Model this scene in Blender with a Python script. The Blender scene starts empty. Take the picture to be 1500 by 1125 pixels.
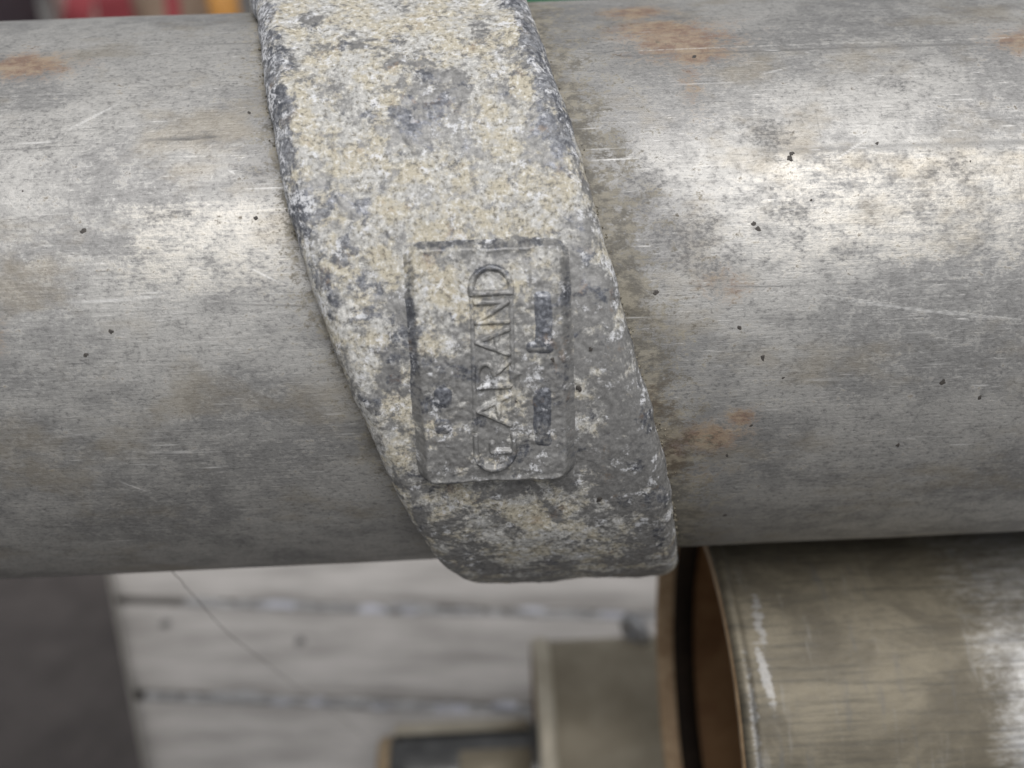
import bpy, math, random
import numpy as np
from mathutils import Matrix, Vector

# ------------------------------------------------------------------ camera, sky, sun, exposure
S = 0.001                      # the numbers below are millimetres
H1 = 300.0                     # height of the big pipe's axis above the boards
sc = bpy.context.scene
cam_d = bpy.data.cameras.new("camera"); cam = bpy.data.objects.new("camera", cam_d)
sc.collection.objects.link(cam); sc.camera = cam
r_ = Vector((0.9988321, -0.04133779, -0.02501254)); u_ = Vector((0.04419102, 0.57230863, 0.81884674))
f_ = Vector((0.01953442, 0.81899574, -0.57346699))
m = Matrix((r_, u_, -f_)).transposed().to_4x4()
m.translation = Vector((0, -182.1124 * S, (103.157 + H1) * S))
cam.matrix_world = m
cam_d.sensor_width = 36; cam_d.lens = 36.0
cam_d.clip_start = 0.01; cam_d.clip_end = 200
cam_d.dof.use_dof = True; cam_d.dof.focus_distance = 0.160; cam_d.dof.aperture_fstop = 12.0

SUN_EL, SUN_AZ = math.radians(67), math.radians(166)   # azimuth from +Y towards +X
w = bpy.data.worlds.new("World"); sc.world = w; w.use_nodes = True
wn = w.node_tree; bg = wn.nodes["Background"]
sky = wn.nodes.new("ShaderNodeTexSky"); sky.sky_type = 'NISHITA'; sky.sun_disc = False
sky.sun_elevation = SUN_EL; sky.sun_rotation = SUN_AZ; sky.dust_density = 2.0; sky.air_density = 1.0; sky.ozone_density = 1.0
hs = wn.nodes.new("ShaderNodeHueSaturation"); hs.inputs["Saturation"].default_value = 0.12   # overcast white sky
wn.links.new(sky.outputs[0], hs.inputs["Color"]); wn.links.new(hs.outputs[0], bg.inputs[0])
bg.inputs[1].default_value = 0.05
sl = bpy.data.lights.new("sun", 'SUN'); sl.energy = 1.5; sl.angle = math.radians(40); sl.color = (1.0, 0.98, 0.965)
so = bpy.data.objects.new("sun", sl); sc.collection.objects.link(so)
sd = Vector((math.sin(SUN_AZ) * math.cos(SUN_EL), math.cos(SUN_AZ) * math.cos(SUN_EL), math.sin(SUN_EL)))
so.rotation_euler = sd.to_track_quat('Z', 'Y').to_euler(); so.location = (0.4, -1.5, 3)
sc.view_settings.view_transform = 'Standard'; sc.view_settings.look = 'None'
sc.view_settings.gamma = 1.0; sc.view_settings.use_curve_mapping = False
sc.view_settings.exposure = 0.75

rng = np.random.default_rng(7); random.seed(7)

# ------------------------------------------------------------------ helpers
def tag(o, label=None, cat=None, group=None, kind=None):
    if label: o["label"] = label
    if cat: o["category"] = cat
    if group: o["group"] = group
    if kind: o["kind"] = kind
    return o

def empty(name, loc=(0, 0, 0)):
    o = bpy.data.objects.new(name, None); sc.collection.objects.link(o)
    o.location = loc; o.empty_display_size = 0.02
    return o

def mesh_obj(name, verts, faces, mat, parent=None, uv=None, attrs=None, smooth=True, origin=(0, 0, 0)):
    """verts in mm, world place; origin in mm."""
    v = (np.asarray(verts, float) - np.asarray(origin, float)) * S
    me = bpy.data.meshes.new(name)
    me.from_pydata(v.tolist() if len(v) < 5000 else v, [], faces)
    me.update()
    if smooth: me.polygons.foreach_set("use_smooth", np.ones(len(me.polygons), bool))
    if uv is not None:
        lay = me.uv_layers.new(name="UVMap")
        li = np.empty(len(me.loops), np.int32); me.loops.foreach_get("vertex_index", li)
        lay.data.foreach_set("uv", np.asarray(uv, np.float32)[li].ravel())
    for k, a in (attrs or {}).items():
        at = me.attributes.new(k, 'FLOAT', 'POINT'); at.data.foreach_set("value", np.asarray(a, np.float32).ravel())
    me.materials.append(mat)
    o = bpy.data.objects.new(name, me); sc.collection.objects.link(o)
    o.location = np.asarray(origin, float) * S
    if parent:
        o.parent = parent; o.location = (np.asarray(origin, float) * S) - np.array(parent_world(parent))
    return o

def parent_world(p):
    l = np.array(p.location)
    while p.parent: p = p.parent; l = l + np.array(p.location)
    return l

def grid_faces(ni, nj, wrap_j=False):
    """vertex index = i*nj + j"""
    i, j = np.meshgrid(np.arange(ni - 1), np.arange(nj if wrap_j else nj - 1), indexing='ij')
    j2 = (j + 1) % nj
    return np.stack([i * nj + j, i * nj + j2, (i + 1) * nj + j2, (i + 1) * nj + j], -1).reshape(-1, 4).tolist()

def noise2(shape, spacing, lo, hi, beta, seed):
    """band-limited random field: wavelengths lo..hi in the units of spacing (dy,dx); unit variance"""
    g = np.random.default_rng(seed)
    F = np.fft.fft2(g.normal(size=shape))
    fy = np.fft.fftfreq(shape[0], spacing[0])[:, None]; fx = np.fft.fftfreq(shape[1], spacing[1])[None, :]
    k = np.hypot(fy, fx); k[0, 0] = 1
    a = k ** (-beta) * (k > 1 / hi) * np.exp(-(k * lo) ** 2)
    a[0, 0] = 0
    o = np.real(np.fft.ifft2(F * a))
    return o / o.std()

def sstep(a, b, x):
    t = np.clip((x - a) / (b - a), 0, 1); return t * t * (3 - 2 * t)

R1 = 54.0
def P1(x, phi, h):
    """point at x, angle phi (deg, 0 = top, 90 = towards the camera side), height h above the big pipe"""
    a = np.radians(phi); r = R1 + h
    return np.stack([x + 0 * a + 0 * r, -r * np.sin(a) + 0 * x, r * np.cos(a) + 0 * x + H1], -1)

# ------------------------------------------------------------------ node helper
class NT:
    def __init__(s, name):
        s.m = bpy.data.materials.new(name); s.m.use_nodes = True
        s.t = s.m.node_tree; s.b = s.t.nodes["Principled BSDF"]
        s.tc = None
    def n(s, k): return s.t.nodes.new(k)
    def set(s, sock, v):
        if isinstance(v, bpy.types.NodeSocket): s.t.links.new(v, sock)
        elif isinstance(v, tuple) and len(v) == 3 and sock.type == 'RGBA': sock.default_value = (*v, 1)
        else: sock.default_value = v
    def uv(s, sx=1, sy=1, off=(0, 0, 0), kind='UV', sz=1):
        if s.tc is None: s.tc = s.n("ShaderNodeTexCoord")
        mp = s.n("ShaderNodeMapping"); mp.inputs["Scale"].default_value = (sx, sy, sz); mp.inputs["Location"].default_value = off
        s.t.links.new(s.tc.outputs[kind], mp.inputs[0]); return mp.outputs[0]
    def noise(s, co, scale=1.0, detail=6, rough=0.6, dist=0.0, col=False):
        k = s.n("ShaderNodeTexNoise"); k.inputs["Scale"].default_value = scale; k.inputs["Detail"].default_value = detail
        k.inputs["Roughness"].default_value = rough; k.inputs["Distortion"].default_value = dist
        s.t.links.new(co, k.inputs["Vector"]); return k.outputs[1 if col else 0]
    def voro(s, co, scale=1.0, feature='F1', out=0):
        k = s.n("ShaderNodeTexVoronoi"); k.feature = feature; k.inputs["Scale"].default_value = scale
        s.t.links.new(co, k.inputs["Vector"]); return k.outputs[out]
    def math(s, op, a, b=0.0, c=0.0, clamp=False):
        k = s.n("ShaderNodeMath"); k.operation = op; k.use_clamp = clamp
        for i, v in enumerate((a, b, c)): s.set(k.inputs[i], v)
        return k.outputs[0]
    def ss(s, x, a, b, lo=0.0, hi=1.0):
        k = s.n("ShaderNodeMapRange"); k.interpolation_type = 'SMOOTHSTEP'
        for i, v in enumerate((x, a, b, lo, hi)): s.set(k.inputs[i], v)
        return k.outputs[0]
    def mix(s, f, a, b, mode='MIX'):
        k = s.n("ShaderNodeMix"); k.data_type = 'RGBA'; k.blend_type = mode
        s.set(k.inputs[0], f); s.set(k.inputs[6], a); s.set(k.inputs[7], b); return k.outputs[2]
    def mixf(s, f, a, b):
        k = s.n("ShaderNodeMix"); k.data_type = 'FLOAT'
        s.set(k.inputs[0], f); s.set(k.inputs[2], a); s.set(k.inputs[3], b); return k.outputs[0]
    def attr(s, name):
        k = s.n("ShaderNodeAttribute"); k.attribute_name = name; return k.outputs["Fac"]
    def sep(s, v):
        k = s.n("ShaderNodeSeparateXYZ"); s.t.links.new(v, k.inputs[0]); return k.outputs
    def bump(s, h, strength=0.3, dist=0.0002, base=None):
        k = s.n("ShaderNodeBump"); k.inputs["Strength"].default_value = strength; k.inputs["Distance"].default_value = dist
        s.set(k.inputs["Height"], h)
        if base is not None: s.t.links.new(base, k.inputs["Normal"])
        return k.outputs[0]
    def out(s, color=None, rough=None, metal=None, normal=None, spec=None):
        for nm, v in (("Base Color", color), ("Roughness", rough), ("Metallic", metal), ("Normal", normal), ("Specular IOR Level", spec)):
            if v is not None: s.set(s.b.inputs[nm], v)
        return s.m

def streak_line(t, u, v, u0, v0, u1, v1, wd):
    """thin scratch between two points of the unrolled surface"""
    sl_ = (v1 - v0) / (u1 - u0)
    d = t.math('ABSOLUTE', t.math('SUBTRACT', v, t.math('MULTIPLY_ADD', u, sl_, v0 - sl_ * u0)))
    a = t.ss(d, 0.0, wd, 1.0, 0.0)
    b = t.math('MULTIPLY', t.ss(u, u0, u0 + 4, 0, 1), t.ss(u, u1 - 6, u1, 1, 0))
    return t.math('MULTIPLY', a, b)

# ------------------------------------------------------------------ materials
def mat_pipe():
    t = NT("weathered_galvanised_steel")
    uv = t.uv(); U = t.sep(uv); u, v = U[0], U[1]
    cloud = t.noise(t.uv(1, 1.6), 0.035, 3, 0.6, 0.4)
    mott = t.noise(t.uv(0.8, 1.0, (31, 7, 0)), 0.30, 6, 0.78)
    fine = t.noise(t.uv(0.75, 1.1, (3, 71, 0)), 1.5, 4, 0.75)
    strk = t.noise(t.uv(0.03, 1.0, (11, 5, 0)), 1.6, 5, 0.8)
    hl_pol = t.attr("worn_highlight"); drk = t.attr("dark"); rst = t.attr("rust"); grm = t.attr("grime")
    mf = t.math('ADD', t.math('MULTIPLY', mott, 0.6), t.math('MULTIPLY', fine, 0.4))
    # zinc skin
    c = t.mix(t.ss(cloud, 0.42, 0.58), (0.31, 0.306, 0.30), (0.445, 0.437, 0.42))
    c = t.mix(t.math('MULTIPLY', t.ss(mf, 0.50, 0.60), 0.60), c, (0.62, 0.61, 0.585))
    c = t.mix(t.math('MULTIPLY', t.ss(mf, 0.49, 0.40), 0.60), c, (0.205, 0.203, 0.20))
    c = t.mix(t.math('MULTIPLY', t.ss(strk, 0.47, 0.37), 0.25), c, (0.22, 0.218, 0.215))
    c = t.mix(t.math('MULTIPLY', t.ss(strk, 0.57, 0.70), 0.40), c, (0.64, 0.63, 0.61))
    c = t.mix(t.math('MULTIPLY', t.ss(fine, 0.46, 0.34), 0.45), c, (0.17, 0.168, 0.165))
    dash = t.noise(t.uv(0.16, 1.6, (71, 15, 0)), 1.3, 4, 0.72)
    c = t.mix(t.math('MULTIPLY', t.ss(dash, 0.60, 0.70), 0.7), c, (0.72, 0.71, 0.69))
    c = t.mix(t.math('MULTIPLY', t.ss(dash, 0.40, 0.31), 0.5), c, (0.13, 0.13, 0.13))
    # worn band; the highlight's warm brightness is painted into its colour
    pe = t.math('ADD', t.math('MULTIPLY', hl_pol, 0.62), t.math('ADD', t.math('MULTIPLY_ADD', mott, 1.5, -0.75), t.math('MULTIPLY_ADD', strk, 0.8, -0.4)))
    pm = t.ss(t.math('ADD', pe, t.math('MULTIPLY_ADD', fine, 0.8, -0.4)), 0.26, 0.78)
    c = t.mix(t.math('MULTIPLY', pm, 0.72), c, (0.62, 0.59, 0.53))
    # brown tint
    bt = t.noise(t.uv(0.6, 1.0, (17, 83, 0)), 0.06, 5, 0.68)
    c = t.mix(t.math('MULTIPLY', t.ss(bt, 0.50, 0.66), 0.40), c, (0.33, 0.28, 0.20))
    # dark oxide
    n1 = t.noise(t.uv(0.7, 1.0, (5, 9, 0)), 0.40, 6, 0.76)
    dm0 = t.ss(t.math('ADD', t.math('MULTIPLY', drk, 0.70), t.math('MULTIPLY_ADD', n1, 2.0, -1.0)), 0.20, 0.62)
    dm = t.math('MULTIPLY', dm0, t.ss(fine, 0.60, 0.42, 0.35, 1.0))
    c = t.mix(t.math('MULTIPLY', dm, 0.68), c, t.mix(fine, (0.07, 0.07, 0.075), (0.22, 0.215, 0.21)))
    # rust
    rm = t.ss(t.math('ADD', rst, t.math('MULTIPLY_ADD', mf, 3.2, -1.6)), 0.18, 0.85)
    c = t.mix(t.math('MULTIPLY', rm, 0.82), c, t.mix(t.ss(n1, 0.38, 0.62), (0.19, 0.105, 0.065), (0.33, 0.24, 0.155)))
    # grime beside the casting
    gm = t.ss(t.math('ADD', grm, t.math('MULTIPLY_ADD', mf, 3.6, -1.8)), 0.22, 0.60)
    gc = t.mix(t.ss(n1, 0.42, 0.60), (0.085, 0.075, 0.055), (0.26, 0.235, 0.18))
    c = t.mix(t.math('MULTIPLY', gm, 0.80), c, gc)
    # scratches
    D = R1 * math.pi / 180
    sc_ = None
    for (a, b, cc, d, wd) in ((48, 63.5 * D, 84, 69.9 * D, .16), (20, 16.9 * D, 95, 17.5 * D, .25), (-80, 62.6 * D, -42, 62.3 * D, .12),
                              (-64, 30.7 * D, -56, 25.2 * D, .15), (-49, 56.3 * D, -39, 55.2 * D, .12), (-50, 36.6 * D, -32, 37.0 * D, .10),
                              (50, 67 * D, 66, 67.4 * D, .1), (-60, 86 * D, -40, 86.6 * D, .1), (45, 83 * D, 64, 83.4 * D, .1)):
        l = streak_line(t, u, v, a, b, cc, d, wd)
        sc_ = l if sc_ is None else t.math('MAXIMUM', sc_, l)
    scn = t.math('MULTIPLY', sc_, t.ss(mf, 0.44, 0.56, 0.0, 1.0))
    c = t.mix(t.math('MULTIPLY', scn, 0.55), c, (0.70, 0.69, 0.66))
    dk = None
    for (a, b, cc, d, wd) in ((20, 18.3 * D, 95, 19.0 * D, .5), (-50, 9.5 * D, -30, 10.0 * D, .4), (-54, 33.5 * D, -38, 32.8 * D, .5),
                              (27, 61.6 * D, 50, 62.6 * D, .3), (64, 62.5 * D, 76, 63.0 * D, .35), (-45, 61 * D, -25, 62.5 * D, .3), (40, 39.9 * D, 95, 40.2 * D, .8)):
        l = streak_line(t, u, v, a, b, cc, d, wd)
        dk = l if dk is None else t.math('MAXIMUM', dk, l)
    dk = t.math('MULTIPLY', dk, t.ss(mf, 0.42, 0.54))
    c = t.mix(t.math('MULTIPLY', dk, 0.55), c, (0.13, 0.13, 0.13))
    scr = t.attr("scratch")
    c = t.mix(t.math('MULTIPLY', t.ss(scr, 0.1, 0.9), 0.75), c, (0.74, 0.735, 0.72))
    c = t.mix(t.math('MULTIPLY', t.ss(scr, -0.1, -0.9), 0.70), c, (0.10, 0.10, 0.10))
    cover = t.math('MAXIMUM', t.math('MULTIPLY', rm, 0.9), t.math('MAXIMUM', gm, t.math('MULTIPLY', dm, 0.7)))
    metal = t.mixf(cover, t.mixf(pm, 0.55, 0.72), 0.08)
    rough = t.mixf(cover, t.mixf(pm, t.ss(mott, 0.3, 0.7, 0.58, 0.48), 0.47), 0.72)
    hgt = t.math('ADD', t.math('MULTIPLY', mott, 0.7), t.math('ADD', t.math('MULTIPLY', strk, 0.55), t.math('MULTIPLY', fine, 0.7)))
    return t.out(c, rough, metal, t.bump(hgt, 0.6, 0.00018))

def mat_cast(name="crusted_cast_zinc", seed=0.0):
    t = NT(name)
    A_ = t.noise(t.uv(1, 1, (seed + 9, 33, 0)), 0.20, 7, 0.76, 0.3)
    B_ = t.noise(t.uv(1, 1, (seed + 49, 13, 0)), 0.20, 7, 0.76, 0.3)
    W_ = t.noise(t.uv(1, 1, (seed + 99, 3, 0)), 0.28, 6, 0.74, 0.2)
    tone = t.noise(t.uv(1, 1, (seed + 19, 53, 0)), 1.1, 5, 0.78)
    hue = t.noise(t.uv(1, 1, (seed + 29, 13, 0)), 0.16, 5, 0.74)
    lich = t.attr("crust"); blue = t.attr("blue"); bloom = t.attr("bloom")
    big = t.noise(t.uv(1, 1, (seed + 7, 41, 0)), 0.075, 3, 0.6, 0.7)
    lich = t.math('ADD', lich, t.math('MULTIPLY_ADD', big, 1.3, -0.65))
    blue = t.math('ADD', blue, t.math('MULTIPLY_ADD', big, -0.9, 0.45))
    base = t.mix(t.ss(tone, 0.38, 0.62), (0.20, 0.198, 0.195), (0.30, 0.297, 0.29))
    base = t.mix(t.ss(tone, 0.60, 0.70, 0, 0.6), base, (0.46, 0.455, 0.44))
    # cream crust in fractal patches
    cm = t.ss(t.math('ADD', t.math('MULTIPLY_ADD', tone, 0.22, -0.11), t.math('MULTIPLY_ADD', lich, 0.42, t.math('SUBTRACT', A_, 0.202))), 0.435, 0.56)
    cream = t.mix(t.ss(hue, 0.43, 0.57), (0.50, 0.495, 0.475), (0.52, 0.475, 0.37))
    cream = t.mix(t.ss(tone, 0.49, 0.38), cream, (0.215, 0.20, 0.165))
    cream = t.mix(t.ss(tone, 0.53, 0.63, 0, 0.95), cream, (0.76, 0.75, 0.71))
    c = t.mix(t.math('MULTIPLY', cm, 0.9), base, cream)
    # blue-grey bare metal
    bm = t.ss(t.math('ADD', t.math('MULTIPLY_ADD', tone, -0.18, 0.09), t.math('MULTIPLY_ADD', blue, 0.42, t.math('SUBTRACT', B_, 0.10))), 0.54, 0.645)
    c = t.mix(t.math('MULTIPLY', bm, 0.80), c, t.mix(t.ss(tone, 0.42, 0.62), (0.085, 0.093, 0.115), (0.22, 0.232, 0.265)))
    # white bloom
    wm = t.math('MULTIPLY', t.ss(t.math('MULTIPLY_ADD', bloom, 0.10, W_), 0.555, 0.63), t.ss(tone, 0.42, 0.54))
    c = t.mix(t.math('MULTIPLY', wm, 0.8), c, (0.72, 0.73, 0.755))
    rb = t.math('MULTIPLY', t.ss(hue, 0.55, 0.66), t.ss(B_, 0.49, 0.58))
    c = t.mix(t.math('MULTIPLY', rb, 0.35), c, (0.36, 0.24, 0.14))
    cov = t.math('MAXIMUM', cm, wm)
    h = t.math('ADD', t.math('MULTIPLY', tone, 1.0), t.math('MULTIPLY', A_, 1.6))
    return t.out(c, t.mixf(cov, t.mixf(bm, 0.52, 0.40), 0.80), t.mixf(cov, t.mixf(bm, 0.35, 0.5), 0.0), t.bump(h, 0.22, 0.00022))

def mat_pipe2():
    t = NT("stained_galvanised_steel")
    uv = t.uv(); U = t.sep(uv); u = U[0]
    cloud = t.noise(t.uv(1, 1.5, (4, 4, 0)), 0.045, 7, 0.65, 0.5)
    strk = t.noise(t.uv(0.06, 1, (8, 4, 0)), 0.9, 7, 0.7)
    fine = t.noise(t.uv(0.5, 1, (8, 44, 0)), 0.9, 7, 0.72)
    crs = t.noise(t.uv(1, 0.12, (8, 64, 0)), 0.35, 6, 0.7)
    wear = t.attr("wear"); chip = t.attr("chip")
    c = t.mix(t.ss(cloud, 0.36, 0.62), (0.105, 0.091, 0.066), (0.19, 0.167, 0.122))
    c = t.mix(t.math('MULTIPLY', t.ss(strk, 0.52, 0.36), 0.6), c, (0.07, 0.064, 0.05))
    c = t.mix(t.math('MULTIPLY', t.ss(fine, 0.52, 0.36), 0.4), c, (0.08, 0.07, 0.055))
    c = t.mix(t.math('MULTIPLY', t.ss(crs, 0.56, 0.72), 0.4), c, (0.26, 0.255, 0.24))
    c = t.mix(t.math('MULTIPLY', t.ss(crs, 0.44, 0.30), 0.5), c, (0.10, 0.10, 0.10))
    e = t.math('ADD', wear, t.math('ADD', t.math('MULTIPLY_ADD', cloud, 1.2, -0.6), t.math('MULTIPLY_ADD', fine, 1.0, -0.5)))
    wm = t.ss(e, 0.22, 0.95)
    c = t.mix(wm, c, t.mix(t.ss(strk, 0.35, 0.6), (0.24, 0.24, 0.24), (0.44, 0.44, 0.435)))
    ch = t.ss(t.math('ADD', chip, t.math('MULTIPLY_ADD', fine, 1.8, -0.9)), 0.36, 0.6)
    c = t.mix(t.math('MULTIPLY', ch, 0.55), c, (0.40, 0.40, 0.40))
    rough = t.mixf(wm, t.ss(fine, 0.3, 0.7, 0.52, 0.64), 0.47)
    h = t.math('ADD', t.math('MULTIPLY', strk, 0.8), t.math('ADD', fine, t.math('MULTIPLY', crs, 0.4)))
    return t.out(c, rough, t.mixf(t.math('MAXIMUM', wm, ch), 0.40, 0.85), t.bump(h, 0.4, 0.0002))

def mat_simple(name, c1, c2, scale, rough=0.7, metal=0.0, bump=0.3, bd=0.0004, sx=1, sy=1, kind='Object', sz=1, detail=7):
    t = NT(name)
    a = t.noise(t.uv(sx, sy, (1.3, 4.2, 0.7), kind, sz), scale, detail, 0.65, 0.3)
    b = t.noise(t.uv(sx, sy, (5.3, 1.2, 3.7), kind, sz), scale * 5.3, 5, 0.65)
    f = t.ss(t.math('ADD', t.math('MULTIPLY', a, 0.7), t.math('MULTIPLY', b, 0.3)), 0.36, 0.64)
    return t.out(t.mix(f, c1, c2), t.ss(a, 0.3, 0.7, rough - 0.08, rough + 0.08), metal, t.bump(b, bump, bd))

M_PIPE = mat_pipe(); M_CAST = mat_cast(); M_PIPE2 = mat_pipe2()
M_CUT = mat_simple("rusted_cut_edge", (0.30, 0.19, 0.10), (0.52, 0.38, 0.24), 120, 0.6, 0.2)
M_INNER = mat_simple("rusty_bore", (0.20, 0.10, 0.042), (0.34, 0.195, 0.09), 30, 0.55, 0.25)
M_RUBBER = mat_simple("black_rubber", (0.016, 0.011, 0.008), (0.034, 0.024, 0.017), 60, 0.88)
M_RUBBER.node_tree.nodes["Principled BSDF"].inputs["Specular IOR Level"].default_value = 0.15
M_SPECK = mat_simple("dark_speck_crust", (0.035, 0.031, 0.028), (0.10, 0.09, 0.08), 900, 0.6)
M_WOOD = mat_simple("bleached_timber", (0.25, 0.237, 0.224), (0.49, 0.467, 0.447), 12, 0.85, 0, 0.4, 0.001, sx=0.35, sy=2.2)
M_CHIP = mat_simple("pale_blue_stone", (0.36, 0.37, 0.42), (0.58, 0.59, 0.65), 90, 0.8)
M_DARKCHIP = mat_simple("grey_stone", (0.28, 0.28, 0.285), (0.40, 0.40, 0.405), 90, 0.8)
M_GROUND = mat_simple("dark_concrete", (0.055, 0.052, 0.05), (0.10, 0.095, 0.09), 5, 0.85, 0, 0.5, 0.002)  # ground colour darkened to cut bounce light onto the pipe's underside
M_FILM = mat_simple("dark_phenolic_film", (0.052, 0.045, 0.043), (0.095, 0.083, 0.079), 9, 0.5)
M_PLYEDGE = mat_simple("pale_ply_edge", (0.34, 0.32, 0.29), (0.46, 0.44, 0.40), 60, 0.85)
M_BEIGE = mat_simple("beige_stained_steel", (0.25, 0.215, 0.155), (0.38, 0.335, 0.255), 18, 0.55, 0.35, kind='Object')
M_BEIGE_RIM = mat_simple("worn_beige_rim", (0.44, 0.39, 0.30), (0.58, 0.53, 0.43), 60, 0.5, 0.3)
M_DARKSTEEL = mat_simple("dark_oiled_steel", (0.12, 0.12, 0.117), (0.22, 0.218, 0.212), 30, 0.36, 0.85)
M_TAN = mat_simple("tan_rusted_steel", (0.30, 0.215, 0.13), (0.44, 0.34, 0.22), 60, 0.65, 0.2)
M_GREYM = mat_simple("dull_grey_metal", (0.32, 0.32, 0.33), (0.46, 0.46, 0.47), 60, 0.5, 0.6)

# ------------------------------------------------------------------ setting: ground and board deck
def slab(name, cx, cy, lx, ly, z0, z1, ang, mat, parent=None, kind=None, bev=1.5, jit=0.0):
    """bevelled board with slightly uneven edges, mm; built about its own centre"""
    n = max(2, int(lx / 25)); X = np.linspace(-lx / 2, lx / 2, n)
    prof = [(-ly / 2, z0), (-ly / 2, z1 - bev), (-ly / 2 + bev, z1), (ly / 2 - bev, z1), (ly / 2, z1 - bev), (ly / 2, z0)]
    V = []
    for i, x in enumerate(X):
        j1, j2, j3 = rng.normal(0, jit, 3) if jit else (0, 0, 0)
        for k, (y, z) in enumerate(prof):
            V.append((x, y + (j1 if y < 0 else j2), z + (j3 * .5 if k in (2, 3) else 0)))
    F = grid_faces(n, 6, True) + [list(range(6)), [(n - 1) * 6 + k for k in range(5, -1, -1)]]
    me = bpy.data.meshes.new(name); me.from_pydata((np.array(V) * S).tolist(), [], F); me.update(); me.materials.append(mat)
    o = bpy.data.objects.new(name, me); sc.collection.objects.link(o)
    o.location = (cx * S, cy * S, 0); o.rotation_euler = (0, 0, ang)
    if parent: o.parent = parent
    if kind: o["kind"] = kind
    return o

gv = [(-12000, -12000, -80), (12000, -12000, -80), (12000, 12000, -80), (-12000, 12000, -80)]
g = mesh_obj("ground", gv, [(0, 1, 2, 3)], M_GROUND, smooth=False); tag(g, kind="structure")

deck = empty("board_deck"); tag(deck, "pale weathered slatted boards below the big pipe", "deck")
A = math.radians(-6.0); ca, sa = math.cos(A), math.sin(A)
def deck_pt(a, b): return (a * ca - b * sa, a * sa + b * ca)   # a along the boards, b across
b_joint = 198.0 * ca + 100 * math.tan(0)   # refined below from two joints seen in the photo
b1 = -(-100) * sa + 199.5 * ca; b2 = -(-100) * sa + 138.7 * ca
pitch = b1 - b2
for k in range(-2, 4):
    bc = b2 + pitch * (k + 0.5)
    cx, cy = deck_pt(-40, bc)
    slab("plank", cx, cy, 560, pitch - 6.2, -22, rng.normal(0, .5), A, M_WOOD, deck, jit=0.5, bev=2.5)
for a in (-280, -40, 200):
    cx, cy = deck_pt(a, b2 + pitch)
    slab("bearer", cx, cy, 60, pitch * 5.8, -80, -22.4, A, M_WOOD, deck)

M_NAIL = mat_simple("grey_nail_head", (0.17, 0.165, 0.16), (0.27, 0.265, 0.26), 200, 0.6, 0.5)
for (nx, ny) in ((-103, 172.8), (-174.7, 189.2)):
    n_ = 10; V = [(nx, ny, 2.6)] + [(nx + r_n * math.cos(k * .6283), ny + r_n * math.sin(k * .6283), z) for (r_n, z) in ((1.9, 2.4), (2.7, 1.2), (2.7, -1.5)) for k in range(n_)]
    F = [(0, 1 + k, 1 + (k + 1) % n_) for k in range(n_)] + [(1 + l * n_ + k, 1 + (l + 1) * n_ + k, 1 + (l + 1) * n_ + (k + 1) % n_, 1 + l * n_ + (k + 1) % n_) for l in range(2) for k in range(n_)]
    mesh_obj("nail_head", V, F, M_NAIL, deck, origin=(nx, ny, 0))

# pale chips lodged in the two joints in view
def chips(name, specs, mat, label):
    V, F = [], []
    for (a, b, la, wb, zt) in specs:
        cx, cy = deck_pt(a, b); n0 = len(V)
        ring = 7
        for lev, (s_, z) in enumerate(((0.75, -22.0), (1.0, zt - 3), (0.6, zt))):
            for q in range(ring):
                th = 2 * math.pi * q / ring; rr = 1 + rng.normal(0, .12)
                x, y = la * s_ * rr * math.cos(th), wb * s_ * rr * math.sin(th)
                V.append((cx + x * ca - y * sa, cy + x * sa + y * ca, z + rng.normal(0, .4)))
        for lev in range(2):
            for q in range(ring):
                q2 = (q + 1) % ring
                F.append((n0 + lev * ring + q, n0 + lev * ring + q2, n0 + (lev + 1) * ring + q2, n0 + (lev + 1) * ring + q))
        F.append([n0 + 2 * ring + q for q in range(ring)])
    return tag(mesh_obj(name, V, F, mat, smooth=False), label, "gravel", kind="stuff")
sp1 = [(a, b1 + rng.normal(0, .8), rng.uniform(5, 20), rng.uniform(2.8, 3.5), rng.uniform(-1.8, -.6)) for a in (-140, -88, -66, -40, -4, 40)]
sp2 = [(a, b2 + rng.normal(0, .8), rng.uniform(5, 14), rng.uniform(2.8, 3.5), rng.uniform(-1.8, -.6)) for a in (-122, -104, -74, -40, -14, 8)]
chips("pale_gravel", sp1 + sp2, M_CHIP, "pale bluish stone chips lodged in the joints between boards")
sp3 = [(a, b_ + rng.normal(0, .8), rng.uniform(5, 12), rng.uniform(2.4, 3.0), rng.uniform(-1.8, -.8)) for b_ in (b1, b2) for a in np.arange(-185, 95, 9)]
chips("dark_gravel", sp3, M_DARKCHIP, "dark grit filling the joints between the boards")

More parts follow.
